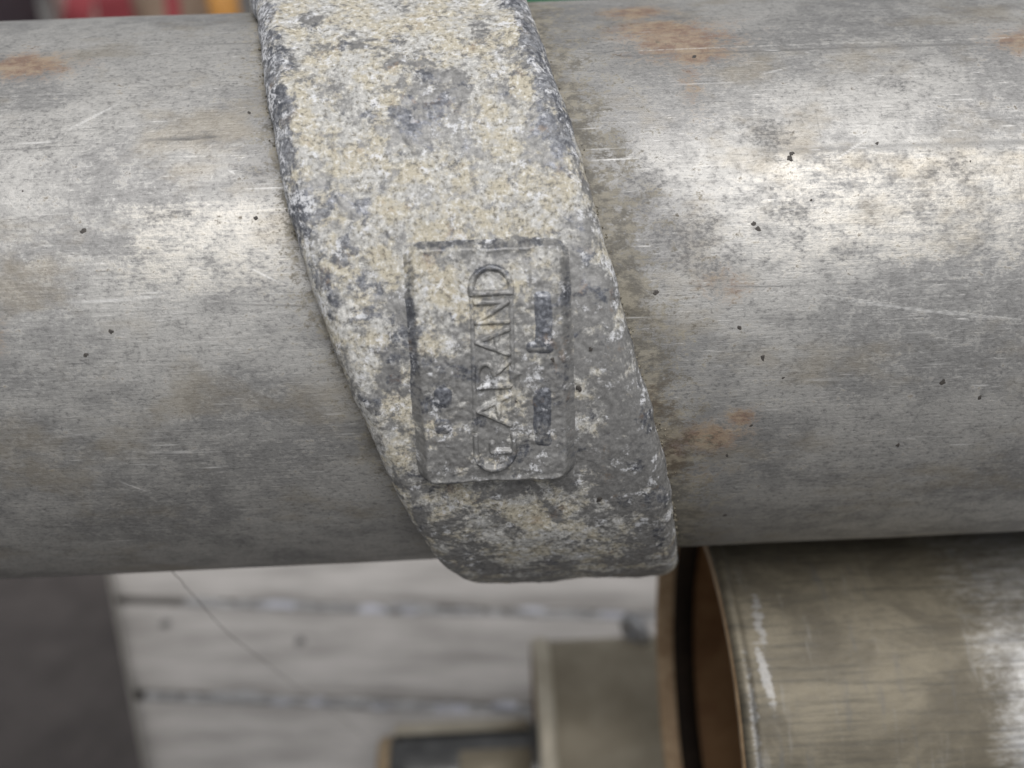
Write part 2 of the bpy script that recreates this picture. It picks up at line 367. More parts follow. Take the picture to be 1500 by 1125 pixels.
# film-faced sheet lying on the boards at the left
e0 = np.array((-187.1 + (-213.6 + 187.1) * .64, 173.5 + (223.8 - 173.5) * .64)); e1 = np.array((-144.5 + (-165 + 144.5) * .64, 68.8 + (104.3 - 68.8) * .64))
dv = (e0 - e1) / np.linalg.norm(e0 - e1); nv = np.array((-abs(dv[1]), -abs(dv[0]))) * 1.0
nv = np.array((-dv[1], dv[0])); nv = nv if nv[0] < 0 else -nv
L0, L1 = e1 - dv * 90, e0 + dv * 120
sheet = empty("plywood_sheet", ((L0[0] - 0) * S, L0[1] * S, 0.003)); tag(sheet, "dark film-faced plywood sheet with pale edge lying on the boards", "plywood")
def prism(name, corners, z0, z1, mat, parent, bev=0.6):
    n = len(corners); c = np.mean(corners, 0)
    V = []
    for (s_, z) in ((0, z0), (0, z1 - bev), (bev, z1)):
        for p in corners:
            q = np.array(p); d = (c - q) / np.linalg.norm(c - q); q = q + d * s_
            V.append((q[0], q[1], z))
    F = [[k, (k + 1) % n, n + (k + 1) % n, n + k] for k in range(n)] + [[n + k, n + (k + 1) % n, 2 * n + (k + 1) % n, 2 * n + k] for k in range(n)]
    F += [[2 * n + k for k in range(n)], [k for k in range(n - 1, -1, -1)]]
    return mesh_obj(name, V, F, mat, parent, smooth=False, origin=(c[0], c[1], z0))
cs = [L0, L1, L1 + nv * 300, L0 + nv * 300]
prism("core", [L0, L1, L1 + nv * 299, L0 + nv * 299], 2.5, 16.6, M_PLYEDGE, sheet)
prism("film_face", [L0 + nv * .5, L1 + nv * .5, L1 + nv * 299, L0 + nv * 299], 16.7, 18.0, M_FILM, sheet)

# ------------------------------------------------------------------ the big pipe
LEFT = [(-75, -55.), (-45, -47.5), (-13.16, -40.9), (7.98, -36.0), (23.46, -33.4), (36.52, -31.15), (44.75, -29.65), (52.41, -27.85), (58.87, -26.15), (65.35, -24.3), (73.63, -21.9), (82.71, -19.2), (93.4, -16.5), (104.91, -13.6), (117.6, -10.6), (134, -5.6), (170, 4), (230, 20)]
RIGHT = [(-75, 5.), (-45, 6.4), (-3.57, 8.3), (11.67, 9.4), (25.86, 11.75), (38.53, 14.3), (46.66, 16.05), (54.28, 17.7), (61.25, 19.3), (68.31, 21.0), (75.71, 23.05), (83.8, 25.15), (91.74, 27.2), (101.51, 29.2), (113.07, 31.0), (134.3, 34.2), (170, 41), (230, 52)]
def smooth_interp(tab):
    a = np.array(tab); X = np.arange(-75, 230.01, 0.25); Y = np.interp(X, a[:, 0], a[:, 1])
    k = np.hanning(49); k /= k.sum()
    Yp = np.concatenate([np.full(24, Y[0]), Y, np.full(24, Y[-1])])
    Y2 = np.convolve(Yp, k, 'valid')
    return lambda p: np.interp(p, X, Y2)
xl, xr = smooth_interp(LEFT), smooth_interp(RIGHT)

def blobs(x, ph, L):
    """soft stains: (x mm, angle deg, half width mm, half height mm)"""
    o = np.zeros(np.broadcast(x, ph).shape)
    for (bx, bp, rx, ry) in L:
        d = ((x - bx) / rx) ** 2 + ((ph - bp) * 0.942 / ry) ** 2
        o = np.maximum(o, np.exp(-d * 0.9))
    return o

def tube_end_faces(off_a, off_b, n):
    return [[off_a + k, off_a + (k + 1) % n, off_b + (k + 1) % n, off_b + k] for k in range(n)]

def build_pipe1():
    root = empty("steel_pipe", (0, 0, H1 * S))
    tag(root, "large weathered grey galvanised pipe running across the picture", "pipe")
    xs = np.concatenate([np.linspace(-600, -92, 24, endpoint=False), np.arange(-92, 104, 0.27), np.linspace(104, 600, 25)])
    ph = np.concatenate([np.arange(-35, -5, 1.0), np.arange(-5, 128, 0.28), np.arange(128, 150, 1.0), np.arange(150, 325, 5.0)])
    X, PH = np.meshgrid(xs, ph, indexing='ij')
    hgt = np.zeros_like(X)
    n = noise2((512, 512), (0.94, 1.0), 12, 120, 1.6, 3)
    ii = (np.clip((X + 120) / 240, 0, 1) * 240).astype(int); jj = (np.clip((PH + 35) / 185, 0, 1) * 370 * 0.5).astype(int)
    # bilinear look-up of slow dents
    fx = np.clip((X + 120), 0, 239.5); fy = np.clip((PH + 35) * 0.94, 0, 173)
    i0 = fx.astype(int); j0 = fy.astype(int); a, b = fx - i0, fy - j0
    hgt = (n[i0, j0] * (1 - a) * (1 - b) + n[i0 + 1, j0] * a * (1 - b) + n[i0, j0 + 1] * (1 - a) * b + n[i0 + 1, j0 + 1] * a * b) * 0.045
    fade = sstep(-35, -20, PH) * sstep(148, 138, PH) * sstep(-120, -105, X) * sstep(120, 105, X)
    hgt = hgt * fade
    pts = P1(X, PH, hgt)
    rust = blobs(X, PH, [(30.7, 11, 9, 4.5), (27.3, 2, 6, 4), (35.2, 18.5, 6, 3), (-73, 14.5, 8, 4), (89, 18.4, 6, 3.5), (33, 14, 10, 6), (34, 88.5, 7, 3.4), (39.1, 84.9, 3, 1.8), (28.5, 92, 3, 6)]) * 0.95
    rust = np.maximum(rust, 0.52 * blobs(X, PH, [(33.5, 26, 2.2, 6), (33.5, 88.5, 8, 3.2), (39.1, 84.9, 3, 1.8), (26, 84, 4, 8), (35.8, 62, 5, 3), (-74, 64.7, 2, 4), (33, 97, 5, 3)]))
    dark = blobs(X, PH, [(-47.6, 46.8, 4, 1.3), (-45.5, 33.2, 6, 1.0), (21.5, 37.5, 3, 4), (29.8, 54.1, 8, 6), (44.6, 38, 5, 3), (66.8, 26.7, 6, 3), (-31.8, 40, 10, 2.2), (25, 48.3, 5, 7), (71.8, 44.1, 4, 3), (76.5, 49.7, 2.5, 2), (54.1, 56.8, 5, 2.5), (-69, 31.8, 9, 6), (33.8, 58.7, 7, 4), (46.6, 50.4, 4, 5), (77.5, 75.3, 5, 5), (-26, 52, 5, 5), (-28, 44, 5, 4)]) * 0.62
    dark = np.maximum(dark, 0.9 * blobs(X, PH, [(29.8, 54.1, 8, 6), (33.8, 58.7, 7, 3), (24, 46, 4, 6), (-47.6, 46.8, 3.4, 1.2), (44.6, 37, 5, 3)]))
    dark = np.maximum(dark, 0.45 * blobs(X, PH, [(-20, 101, 14, 7), (32.8, 106, 8, 6), (-35, 60, 9, 3), (-70, 95, 14, 12), (75, 95, 18, 10), (-30, 90, 8, 5)]))
    band = sstep(37.5, 42.5, PH) * sstep(66, 56, PH)  # angle range of the worn band and its painted highlight
    hl_pol = band * np.where(X > 0, 0.26 + 0.52 * sstep(28, 52, X), sstep(-60, -50, X) * sstep(-24, -32, X) * 0.60 * sstep(43, 46, PH) + 0.22)
    dl = xl(PH) - X; dr = X - xr(PH)
    d = np.maximum(dl, dr)
    side = np.where(dr > dl, 0.78, 0.5)
    grime = side * np.exp(-np.clip(d, 0, None) / np.where(dr > dl, 8.0, 4.5))
    # individual scratches and scuffs: + bright, - dark
    g = np.random.default_rng(77); scr = np.zeros(X.shape); ix0 = np.searchsorted(xs, -92.0); jp0 = np.searchsorted(ph, -5.0)
    def draw(x, p, dx, dp, val, wd):
        n_ = int(max(abs(dx) / 0.27, abs(dp) / 0.28)) * 2 + 2
        for k in np.linspace(0, 1, n_):
            bow = math.sin(k * math.pi); xx = x + dx * k; pp = p + dp * k + 0.12 * bow * dx * .1
            fi = (xx + 92) / 0.27 + ix0; fj = (pp + 5) / 0.28 + jp0; i0, j0 = int(fi), int(fj)
            if not (ix0 < i0 < ix0 + 720 and jp0 < j0 < jp0 + 470): continue
            am = val * (0.35 + 0.65 * bow)
            for a in (0, 1):
                for b in (0, 1):
                    wv = am * (1 - abs(fi - i0 - a)) * (1 - abs(fj - j0 - b)) * wd
                    if abs(wv) > abs(scr[i0 + a, j0 + b]): scr[i0 + a, j0 + b] = wv
    for k in range(420):
        x, p = g.uniform(-90, 100), g.uniform(0, 122); ln = g.gamma(1.6, 3.2)
        ang = g.normal(0, .05) if g.random() < .8 else g.normal(0, .6)
        draw(x, p, ln * math.cos(ang), ln * math.sin(ang) * 1.06, g.choice([.9, .7, .5, -.6, -.8]), g.uniform(.6, 1.3))
    for k in range(34):      # chatter marks in a row below the worn highlight band
        x = (g.uniform(48, 80) if k % 3 else g.uniform(-50, -28)); p = (64.5 + 0.02 * (x - 48) if x > 0 else 63.5) + g.normal(0, .7)
        draw(x, p, -g.uniform(.4, 1.2), g.uniform(.8, 1.9), -.75, 1.0)
    for (x, p, dx, dp, val) in ((48, 63.5, 36, 6.2, .6), (81.7, 44, .8, 18, -.6), (81, 58, 1.0, 14, -.4), (52, 28, .4, 16, -.45), (-64, 31, 8, -6, .9), (-49, 33.4, 10, -.5, -.9), (-66, 60, 20, -.6, .6), (70, 80, -5, 12, -.5), (47, 78, 12, .3, .7), (-57, 86, 14, .8, .8), (-64, 26, -1.5, 9, -.5)):
        for o_ in (0, .25): draw(x, p + o_, dx, dp, val, 1.2)
    faces = grid_faces(len(xs), len(ph), True)
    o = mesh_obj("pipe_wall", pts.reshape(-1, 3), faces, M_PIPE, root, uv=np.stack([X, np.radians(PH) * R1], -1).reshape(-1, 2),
                 attrs=dict(scratch=scr, rust=rust, dark=dark, worn_highlight=hl_pol, grime=grime), origin=(0, 0, H1))
    # bore and cut ends
    nseg = 96; V, F = [], []
    ang = np.linspace(0, 2 * math.pi, nseg, endpoint=False)
    for (x, r) in ((-600, R1), (-600, R1 - 3), (600, R1 - 3), (600, R1)):
        for q in ang: V.append((x, -r * math.sin(q), r * math.cos(q) + H1))
    for k in range(3): F += tube_end_faces(k * nseg, (k + 1) * nseg, nseg)
    mesh_obj("bore", V, F, M_INNER, root, origin=(0, 0, H1))
    return root
pipe1 = build_pipe1()

# ------------------------------------------------------------------ specks (small dark deposits)
def speck_meshes():
    out = []
    for s_ in range(5):
        g = np.random.default_rng(40 + s_); V = [(0, 0, 0.34)]; n = 10
        el = g.uniform(.55, 1.0)
        rr = 1 + g.normal(0, .20, n)
        for lev, (k, z) in enumerate(((0.55, 0.26), (0.9, 0.08), (1.0, -0.25))):
            for q in range(n):
                th = 2 * math.pi * q / n
                V.append((k * rr[q] * math.cos(th), el * k * rr[q] * math.sin(th), z + g.normal(0, .03)))
        F = [(0, 1 + q, 1 + (q + 1) % n) for q in range(n)]
        for lev in range(2):
            F += [(1 + lev * n + q, 1 + (lev + 1) * n + q, 1 + (lev + 1) * n + (q + 1) % n, 1 + lev * n + (q + 1) % n) for q in range(n)]
        me = bpy.data.meshes.new("speck"); me.from_pydata((np.array(V) * S).tolist(), [], F); me.update()
        me.polygons.foreach_set("use_smooth", np.ones(len(me.polygons), bool)); me.materials.append(M_SPECK); out.append(me)
    return out
SPK = speck_meshes()
def specks(lst, parent, h):
    pw = parent_world(parent)
    for i, (x, ph, r) in enumerate(lst):
        o = bpy.data.objects.new("dark_speck", SPK[i % 5]); sc.collection.objects.link(o)
        p = P1(np.array(float(x)), np.array(float(ph)), h) * S
        o.parent = parent; o.location = p - pw
        o.rotation_euler = (Matrix.Rotation(math.radians(ph), 3, 'X') @ Matrix.Rotation(random.uniform(0, 6.28), 3, 'Z')).to_euler()
        r *= random.uniform(.6, .95); o.scale = (r * random.uniform(.8, 1.15), r, r * 0.45)
specks([(41.3, 53.0, .8), (40.7, 52.2, .6), (37.4, 60.5, .6), (54.6, 60.4, .55), (38.2, 68.8, .8), (41.9, 74.0, .75), (45.3, 77.7, .5), (70.6, 79.8, .7), (40.9, 86.5, .6), (37.6, 92.8, .6), (65.5, 92.2, .6), (49.7, 48.7, .45), (47.1, 41.4, .8), (47.5, 40.6, .6), (74.7, 43.2, .55), (60.8, 39.4, .6), (77, 83, .6), (39.5, 110.4, .6), (25.4, 62.5, .8), (34.9, 19.3, .6), (50.6, 8.1, .5), (-61.1, 68.6, .7), (-56.9, 65.0, .5), (-60.5, 71.5, .5), (-66.5, 83.4, .5), (-72.7, 95.6, .4), (-34.4, 47.9, .5), (-69.4, 41.8, .4), (-60.2, 48.8, .8), (-35.9, 28.6, .6), (-45.1, 103.5, .4)], pipe1, 0.0)

# ------------------------------------------------------------------ the cast clamp
T = 5.2
clamp = empty("pipe_clamp", (0, 0, H1 * S))
tag(clamp, "crusty cast metal clamp strap with raised name plate wrapped round the large grey pipe", "clamp")

def crust_attr(x, ph):
    """where the pale crust grows (high) and where the casting is bare (low)"""
    xm = (x - (xl(ph) + xr(ph)) / 2) / 24.0
    c = 0.38 + 0.22 * sstep(74, 54, ph) + 0.10 * sstep(24, 12, ph)
    c = c + 0.14 * sstep(-0.15, -0.8, xm) * sstep(45, 62, ph) * sstep(100, 88, ph)
    c = c - 0.20 * sstep(0.25, 0.75, xm) * sstep(50, 70, ph) * sstep(104, 92, ph)
    c = c + 0.16 * sstep(90, 97, ph) * sstep(0.75, 0.2, np.abs(xm + .05)) - 0.06 * sstep(100, 120, ph)
    c = c - 0.16 * np.exp(-((ph - 34) / 8) ** 2) * np.exp(-((xm) / .6) ** 2)
    return c
def blue_attr(x, ph):
    xm = (x - (xl(ph) + xr(ph)) / 2) / 24.0
    b = 0.15 + 0.52 * np.exp(-((xm + 0.90) / 0.13) ** 2) * sstep(62, 40, ph) + 0.55 * np.exp(-((xm - 0.84) / 0.11) ** 2) * sstep(50, 30, ph)
    b = b + 0.14 * np.exp(-((ph - 36) / 10) ** 2) * np.exp(-((xm + .05) / .7) ** 2) + 0.10 * sstep(0.4, 0.9, xm) * sstep(80, 100, ph)
    b = b + 0.20 * np.exp(-((xm + 0.70) / 0.22) ** 2) * np.exp(-((ph - 62) / 16) ** 2)
    return b

def build_band():
    ph = np.concatenate([np.linspace(-70, -14, 90, endpoint=False), np.arange(-14, 137, 0.2), np.linspace(137, 225, 90)])
    n_edge = 22; n_flat = 250
    ew, eh = 3.6, 3.0                                     # width and depth of the rounded shoulder
    le, he = [], []
    for (a_, b_) in ((4.0, 0.15), (1.6, 0.30), (0.45, 0.45), (0.10, 0.8), (0.0, 1.3), (0.0, 1.8)): le.append(a_); he.append(b_)
    for k in range(n_edge - 6):
        a = math.pi / 2 * k / (n_edge - 6); le.append(ew * (1 - math.cos(a))); he.append(T - eh + eh * math.sin(a))
    le, he = np.array(le), np.array(he)
    L, Rr = xl(ph)[:, None], xr(ph)[:, None]
    # the traced outline is the casting's widest line
    jl = noise2((len(ph), 8), (0.2, 5), 2.0, 20, 1.2, 11)[:, :1] * 0.11; jr = noise2((len(ph), 8), (0.2, 5), 2.0, 20, 1.2, 12)[:, :1] * 0.13
    t = np.linspace(0, 1, n_flat)[None, :]
    XL = L + le[None, :] + jl; XR = Rr - le[::-1][None, :] + jr
    XF = (L + jl + ew) * (1 - t) + (Rr + jr - ew) * t
    X = np.concatenate([XL, XF, XR], 1); H = np.concatenate([np.tile(he, (len(ph), 1)), np.full((len(ph), n_flat), T), np.tile(he[::-1], (len(ph), 1))], 1)
    PH = np.repeat(ph[:, None], X.shape[1], 1)
    # lip standing slightly proud along both edges near the top of the picture
    xm = np.minimum(X - L, Rr - X)
    H = H + 0.35 * np.exp(-((xm - 3.6) / 1.6) ** 2) * sstep(60, 25, PH)
    wgt = np.concatenate([np.linspace(.25, 1, n_edge), np.ones(n_flat), np.linspace(1, .25, n_edge)])[None, :]
    rel = noise2(X.shape, (0.2, 0.2), 0.9, 14, 1.2, 21) * 0.06 + noise2(X.shape, (0.2, 0.2), 3, 40, 1.6, 22) * 0.13
    smooth_zone = 1 - 0.55 * sstep(.2, .7, (X - (L + Rr) / 2) / 24) * sstep(50, 70, PH)
    H = H + rel * wgt * smooth_zone
    X = X + noise2(X.shape, (0.2, 0.2), 0.6, 6, 1.0, 23) * 0.05 * (1 - wgt)
    bloom = np.exp(-((X - L - 0.8) / 1.8) ** 2) * sstep(75, 45, PH) + 0.35 * np.exp(-((Rr - X - 0.5) / 1.4) ** 2) + 0.5 * np.exp(-((Rr - X - 5) / 2.2) ** 2) * sstep(40, 20, PH)
    pts = P1(X, PH, H)
    return mesh_obj("strap", pts.reshape(-1, 3), grid_faces(*X.shape), M_CAST, clamp,
                    uv=np.stack([X - np.minimum(H - T, 0) * np.sign(X - (L + Rr) / 2), np.radians(PH) * 59], -1).reshape(-1, 2),
                    attrs=dict(crust=crust_attr(X, PH), blue=blue_attr(X, PH), bloom=bloom), origin=(0, 0, H1))
strap = build_band()
specks([(11.1, 78.0, .5), (13.0, 75.8, .55), (14.8, 70.0, .55), (16.3, 96.3, .7)], clamp, T + 0.05)

# raised plate; local frame: x, arc length v = (phi-72.2)*1.056
PH0, VK = 72.2, 1.056
PX0, PW, PHH, PR = 0.1, 12.15, 19.55, 2.9
def plate_sdf(x, v):
    # taper and corner rounding, positive inside
    qx = np.abs(x - PX0) - (PW - PR); qv = np.abs(v) - (PHH - PR)
    return PR - np.hypot(np.maximum(qx, 0), np.maximum(qv, 0)) - np.minimum(np.maximum(qx, qv), 0)
_pn = noise2((300, 300), (0.16, 0.16), 0.6, 7, 1.1, 31); _pn2 = noise2((300, 300), (0.16, 0.16), 3, 30, 1.6, 32)
def lookup(n, x, v):
    fx = np.clip((x + 15) / 0.16, 0, 298.9); fv = np.clip((v + 22) / 0.16, 0, 298.9); i, j = fx.astype(int), fv.astype(int); a, b = fx - i, fv - j
    return n[i, j] * (1 - a) * (1 - b) + n[i + 1, j] * a * (1 - b) + n[i, j + 1] * (1 - a) * b + n[i + 1, j + 1] * a * b
def plate_top(x, v):
    """height of the plate's face above the pipe"""
    h = T + 1.75 + 0.85 * sstep(4, 20, v) + 0.15 * sstep(-6, -19, v)
    h = h - 0.62 * sstep(4, 12, x) * sstep(-6, 4, v) * sstep(17, 9, v)      # worn away at the right
    h = h - 0.25 * sstep(-6, -12, x) * sstep(-4, 4, v) * sstep(16, 8, v)
    return h + lookup(_pn, x, v) * 0.05 + lookup(_pn2, x, v) * 0.07
def build_plate():
    xs = np.arange(-12.6, 12.9, 0.13); vs = np.arange(-20.2, 20.3, 0.13)
    V_, X = np.meshgrid(vs, xs, indexing='ij')
    d = plate_sdf(X + lookup(_pn2, X, V_) * 0.10, V_ + lookup(_pn2, X + 3, V_) * 0.10)
    h = plate_top(X, V_)
    prof = sstep(-0.7, 2.0, d)
    h = (T - 0.35) + (h - (T - 0.35)) * prof + 0.22 * np.exp(-((d - 1.6) / 0.55) ** 2) - 0.5 * sstep(-.3, -.7, d)
    PH = PH0 + V_ / VK
    pts = P1(X, PH, h)
    rim = np.exp(-((d - 0.75) / 1.0) ** 2)
    crust = crust_attr(X, PH) * 0.9 + 0.12 * sstep(2, -9, X) * sstep(2, -9, V_) - 0.10 * sstep(-4, 6, V_) - 0.24 * rim
    blue = blue_attr(X, PH) + 0.27 * rim * sstep(8, -8, V_) + 0.20 * rim * sstep(8, 18, V_) + 0.20 * sstep(-4, -8, X) * np.exp(-((V_ + 2) / 5) ** 2)
    o = mesh_obj("name_plate", pts.reshape(-1, 3), grid_faces(*X.shape), M_CAST, clamp, uv=np.stack([X + 200, V_ + 100], -1).reshape(-1, 2),
                 attrs=dict(crust=crust, blue=blue), origin=(0, 0, H1))
    return o
plate = build_plate()
plate["label"] = "raised rounded rectangular plate with cast lettering"

# lettering: strokes in letter space (along reading direction a, up the letter b), reading from bottom to top of the plate
def seg_d(px, py, x0, y0, x1, y1):
    dx, dy = x1 - x0, y1 - y0; t = np.clip(((px - x0) * dx + (py - y0) * dy) / (dx * dx + dy * dy + 1e-9), 0, 1)
    return np.hypot(px - x0 - t * dx, py - y0 - t * dy)
def strokes_d(px, py, polys):
    d = np.full(px.shape, 9.0)
    for pl in polys:
        for (a, b) in zip(pl[:-1], pl[1:]): d = np.minimum(d, seg_d(px, py, a[0], a[1], b[0], b[1]))
    return d
def arc(cx, cy, rx, ry, a0, a1, n=14):
    return [(cx + rx * math.cos(math.radians(a0 + (a1 - a0) * k / n)), cy + ry * math.sin(math.radians(a0 + (a1 - a0) * k / n))) for k in range(n + 1)]
GL = {  # unit box 0..1 by 0..1
    'G': [arc(0.52, 0.5, 0.52, 0.5, 50, 310), [(0.86, 0.10), (0.86, 0.46), (0.55, 0.46)]],
    'A': [[(0, 0), (0.5, 1), (1, 0)], [(0.2, 0.36), (0.8, 0.36)]],
    'R': [[(0, 0), (0, 1), (0.55, 1)] , arc(0.55, 0.74, 0.42, 0.26, 90, -90), [(0.55, 0.48), (0, 0.48)], [(0.5, 0.48), (1, 0)]],
    'N': [[(0, 0), (0, 1), (1, 0), (1, 1)]],
    'D': [[(0, 0), (0, 1), (0.4, 1)], arc(0.4, 0.5, 0.6, 0.5, 90, -90), [(0.4, 0), (0, 0)]],
}
def relief_patch(name, x0, x1, v0, v1, dist, wdt, hh, parent, step=0.085, crust=0.0, blue=0.0, soft=0.35):
    """a raised mark: height hh where dist(x, v) < wdt"""
    xs = np.arange(x0, x1 + step, step); vs = np.arange(v0, v1 + step, step)
    V_, X = np.meshgrid(vs, xs, indexing='ij')
    d = dist(X, V_) + lookup(_pn, X, V_) * 0.03
    if not callable(hh): H0 = hh
    else: H0 = hh(X, V_)
    k = sstep(wdt + soft * .5, wdt - soft * .5, d)
    wear = 1 + 0.22 * lookup(_pn2, X * 1.7, V_ * 1.7)
    h = plate_top(X, V_) - 0.12 + (0.12 + H0 * wear) * k
    keep = (d < wdt + soft * .5 + 0.2)
    pts = P1(X, PH0 + V_ / VK, h).reshape(-1, 3)
    F = [f for f in grid_faces(*X.shape) if keep.ravel()[f].any()]
    used = np.unique(np.array(F).ravel()); mp = -np.ones(len(pts), int); mp[used] = np.arange(len(used))
    F = mp[np.array(F)].tolist()
    cr = crust_attr(X, PH0 + V_ / VK) * .8 + crust
    return mesh_obj(name, pts[used], F, M_CAST, parent, uv=np.stack([X + 200, V_ + 100], -1).reshape(-1, 2)[used],
                    attrs=dict(crust=cr.ravel()[used], blue=(blue_attr(X, PH0 + V_ / VK) + (blue(X, V_) if callable(blue) else blue)).ravel()[used]), origin=(0, 0, H1))
def cxl(v): return 0.25 - 0.018 * v          # centre line of the lettering leans a little
LH = 2.55                                     # half letter height
def pill(X, V_):
    v0, v1 = (60.6 - PH0) * VK, (84.3 - PH0) * VK
    return np.abs(np.hypot(X - cxl(V_), V_ - np.clip(V_, v0, v1)) - 2.85)
for ch, p0, p1 in (('G', 88.0, 81.2), ('A', 80.4, 75.4), ('R', 74.6, 70.6), ('A', 70.0, 66.0), ('N', 65.5, 62.3), ('D', 61.6, 57.0)):
    va, vb = (p0 - PH0) * VK, (p1 - PH0) * VK    # start (low) to end (high) along the reading direction
    if ch == 'D':
        def dist(X, V_, va=va):
            st = seg_d(X, V_, cxl(va) - 2.6, va - .3, cxl(va) + 2.6, va - .3)
            return np.minimum(st, pill(X, V_) + 9 * (V_ > va))
    elif ch == 'G':
        vg = (84.2 - PH0) * VK
        def dist(X, V_, vb=vb, vg=vg):
            st = np.minimum(seg_d(X, V_, cxl(vg) - 0.4, vg, cxl(vg) + 2.3, vg), seg_d(X, V_, cxl(vg) - .4, vg, cxl(vg) - .4, vg - 1.3))
            return np.minimum(st, pill(X, V_) + 9 * (V_ < vb + .3))
    else:
        polys = [[(q_[0] * (va - vb - 0.55) + 0.28, q_[1] * (2 * LH - 0.45) + 0.22) for q_ in pl] for pl in GL[ch]]
        def dist(X, V_, va=va, polys=polys): return strokes_d(va - V_, (cxl(V_) + LH) - X, polys)
    end = ch in 'DG'
    o = relief_patch("letter", -3.9, 4.4, vb - .5, va + .5, dist, 0.40, 0.55, plate, soft=0.55, crust=-0.12 if end else -0.02, blue=(lambda X, V_: 0.26 * sstep(12.5, 14, np.abs(V_))) if end else 0.03)
    o["label"] = "raised cast letter " + ch
def side_lines(X, V_): return pill(X, V_) + 9 * (np.abs(V_ - (71.4 - PH0) * VK) > 10.2)
relief_patch("lettering_border", -4.2, 4.6, -12.5, 11, side_lines, 0.36, 0.16, plate, soft=0.6, crust=-0.08, blue=0.05)
# worn bars left and right of the lettering
def bars(L):
    def dist(X, V_):
        d = np.full(X.shape, 9.0)
        for (xa, xb, va, vb) in L:      # rounded rectangles
            qx = np.abs(X - (xa + xb) / 2) - (xb - xa) / 2 + .5; qv = np.abs(V_ - (va + vb) / 2) - (vb - va) / 2 + .5
            d = np.minimum(d, np.hypot(np.maximum(qx, 0), np.maximum(qv, 0)) + np.minimum(np.maximum(qx, qv), 0) - .5)
        return d + lookup(_pn2, X * 1.5, V_ * 1.5) * .12
    return dist
q = lambda p: (p - PH0) * VK
for L, box in (([(6.7, 8.9, q(61.6), q(69.7)), (5.4, 7.4, q(68.4), q(69.6))], (3.2, 10, q(60), q(71.4))),
               ([(6.3, 8.4, q(75.3), q(83.6))], (3.8, 9.5, q(73.8), q(85.2))),
               ([(-8.4, -6.3, q(74.6), q(77.0)), (-8.5, -6.6, q(79.2), q(80.9))], (-9.6, -5.2, q(73), q(82.2)))):
    relief_patch("worn_bar", box[0], box[1], box[2], box[3], bars(L), 0.12, 0.24, plate, soft=1.3, crust=-0.30, blue=0.42)
def wedge(X, V_):   # small worn triangular nub
    return np.maximum(np.abs(V_ - q(72.7)) * 0.9 + (X - 3.0) * 0.6, 3.0 - X)
relief_patch("worn_nub", 2.6, 5.6, q(71), q(74.5), wedge, 0.9, 0.20, plate, soft=1.0, crust=-0.4, blue=0.4)
def pspeck(lst):
    for (x, ph, r) in lst: specks([(x, ph, r)], clamp, float(plate_top(np.array([x]), np.array([q(ph)]))[0]))
pspeck([(9.0, 70.9, .7), (3.3, 76.7, .5), (-7.4, 75.9, .9)])

# crumbs of crust along the joint between casting and pipe
def crumbs():
    V, F = [], []
    for i in range(300):
        ph = random.uniform(12, 122); sd_ = random.random() < 0.62
        d = abs(random.gauss(0, .55)) + 0.05
        x = float(xr(ph)) + d - 0.15 if sd_ else float(xl(ph)) - d + 0.15
        r = random.uniform(.10, .26) * (1.25 if d < .5 else .7)
        c = P1(np.array(x), np.array(ph), random.uniform(0, .15) + (0.7 * max(0, .6 - d)))
        n0 = len(V)
        for k in ((1, 0, 0), (-1, 0, 0), (0, 1, 0), (0, -1, 0), (0, 0, 1), (0, 0, -1)):
            V.append(c + np.array(k) * r * random.uniform(.6, 1.3) + np.array([random.gauss(0, .06) for _ in range(3)]))
        for f in ((0, 2, 4), (2, 1, 4), (1, 3, 4), (3, 0, 4), (2, 0, 5), (1, 2, 5), (3, 1, 5), (0, 3, 5)): F.append(tuple(n0 + z for z in f))
    o = mesh_obj("crust_crumbs", V, F, mat_simple("crumbly_crust", (0.14, 0.12, 0.085), (0.36, 0.33, 0.26), 500, 0.9), clamp, origin=(0, 0, H1))
    o["kind"] = "stuff"
crumbs()

# ------------------------------------------------------------------ second pipe, with open socket end
def lathe(name, prof, mat, parent, cy, cz, nseg=160, uvr=None, attrs=None, x_noise=0.0, seed=1, a0=0, a1=360):
    """prof: list of (x, r); revolved about the line (., cy, cz)"""
    full = (a1 - a0) >= 360
    ang = np.radians(np.linspace(a0, a1, nseg, endpoint=not full))
    px = np.array([p[0] for p in prof]); pr = np.array([p[1] for p in prof])
    X = np.repeat(px[:, None], nseg, 1); Rr = np.repeat(pr[:, None], nseg, 1); AA = np.repeat(ang[None, :], len(px), 0)
    if x_noise:
        g = np.random.default_rng(seed); k = sum(g.normal() * np.cos(f * ang + g.uniform(0, 6)) / f ** .6 for f in (2, 3, 5, 9, 14, 23, 31, 47))
        X = X + k[None, :] * x_noise
    V = np.stack([X, cy - Rr * np.sin(AA), cz + Rr * np.cos(AA)], -1)
    s_ = np.concatenate([[0], np.cumsum(np.hypot(np.diff(px), np.diff(pr)))])[:, None] + 0 * AA
    uv = np.stack([X if uvr is None else s_, AA * (uvr or pr.max())], -1).reshape(-1, 2)
    at = {k: f(X, np.degrees(AA)) for k, f in (attrs or {}).items()}
    return mesh_obj(name, V.reshape(-1, 3), grid_faces(len(px), nseg, full), mat, parent, uv=uv, attrs=at, origin=(px[0], cy, cz))

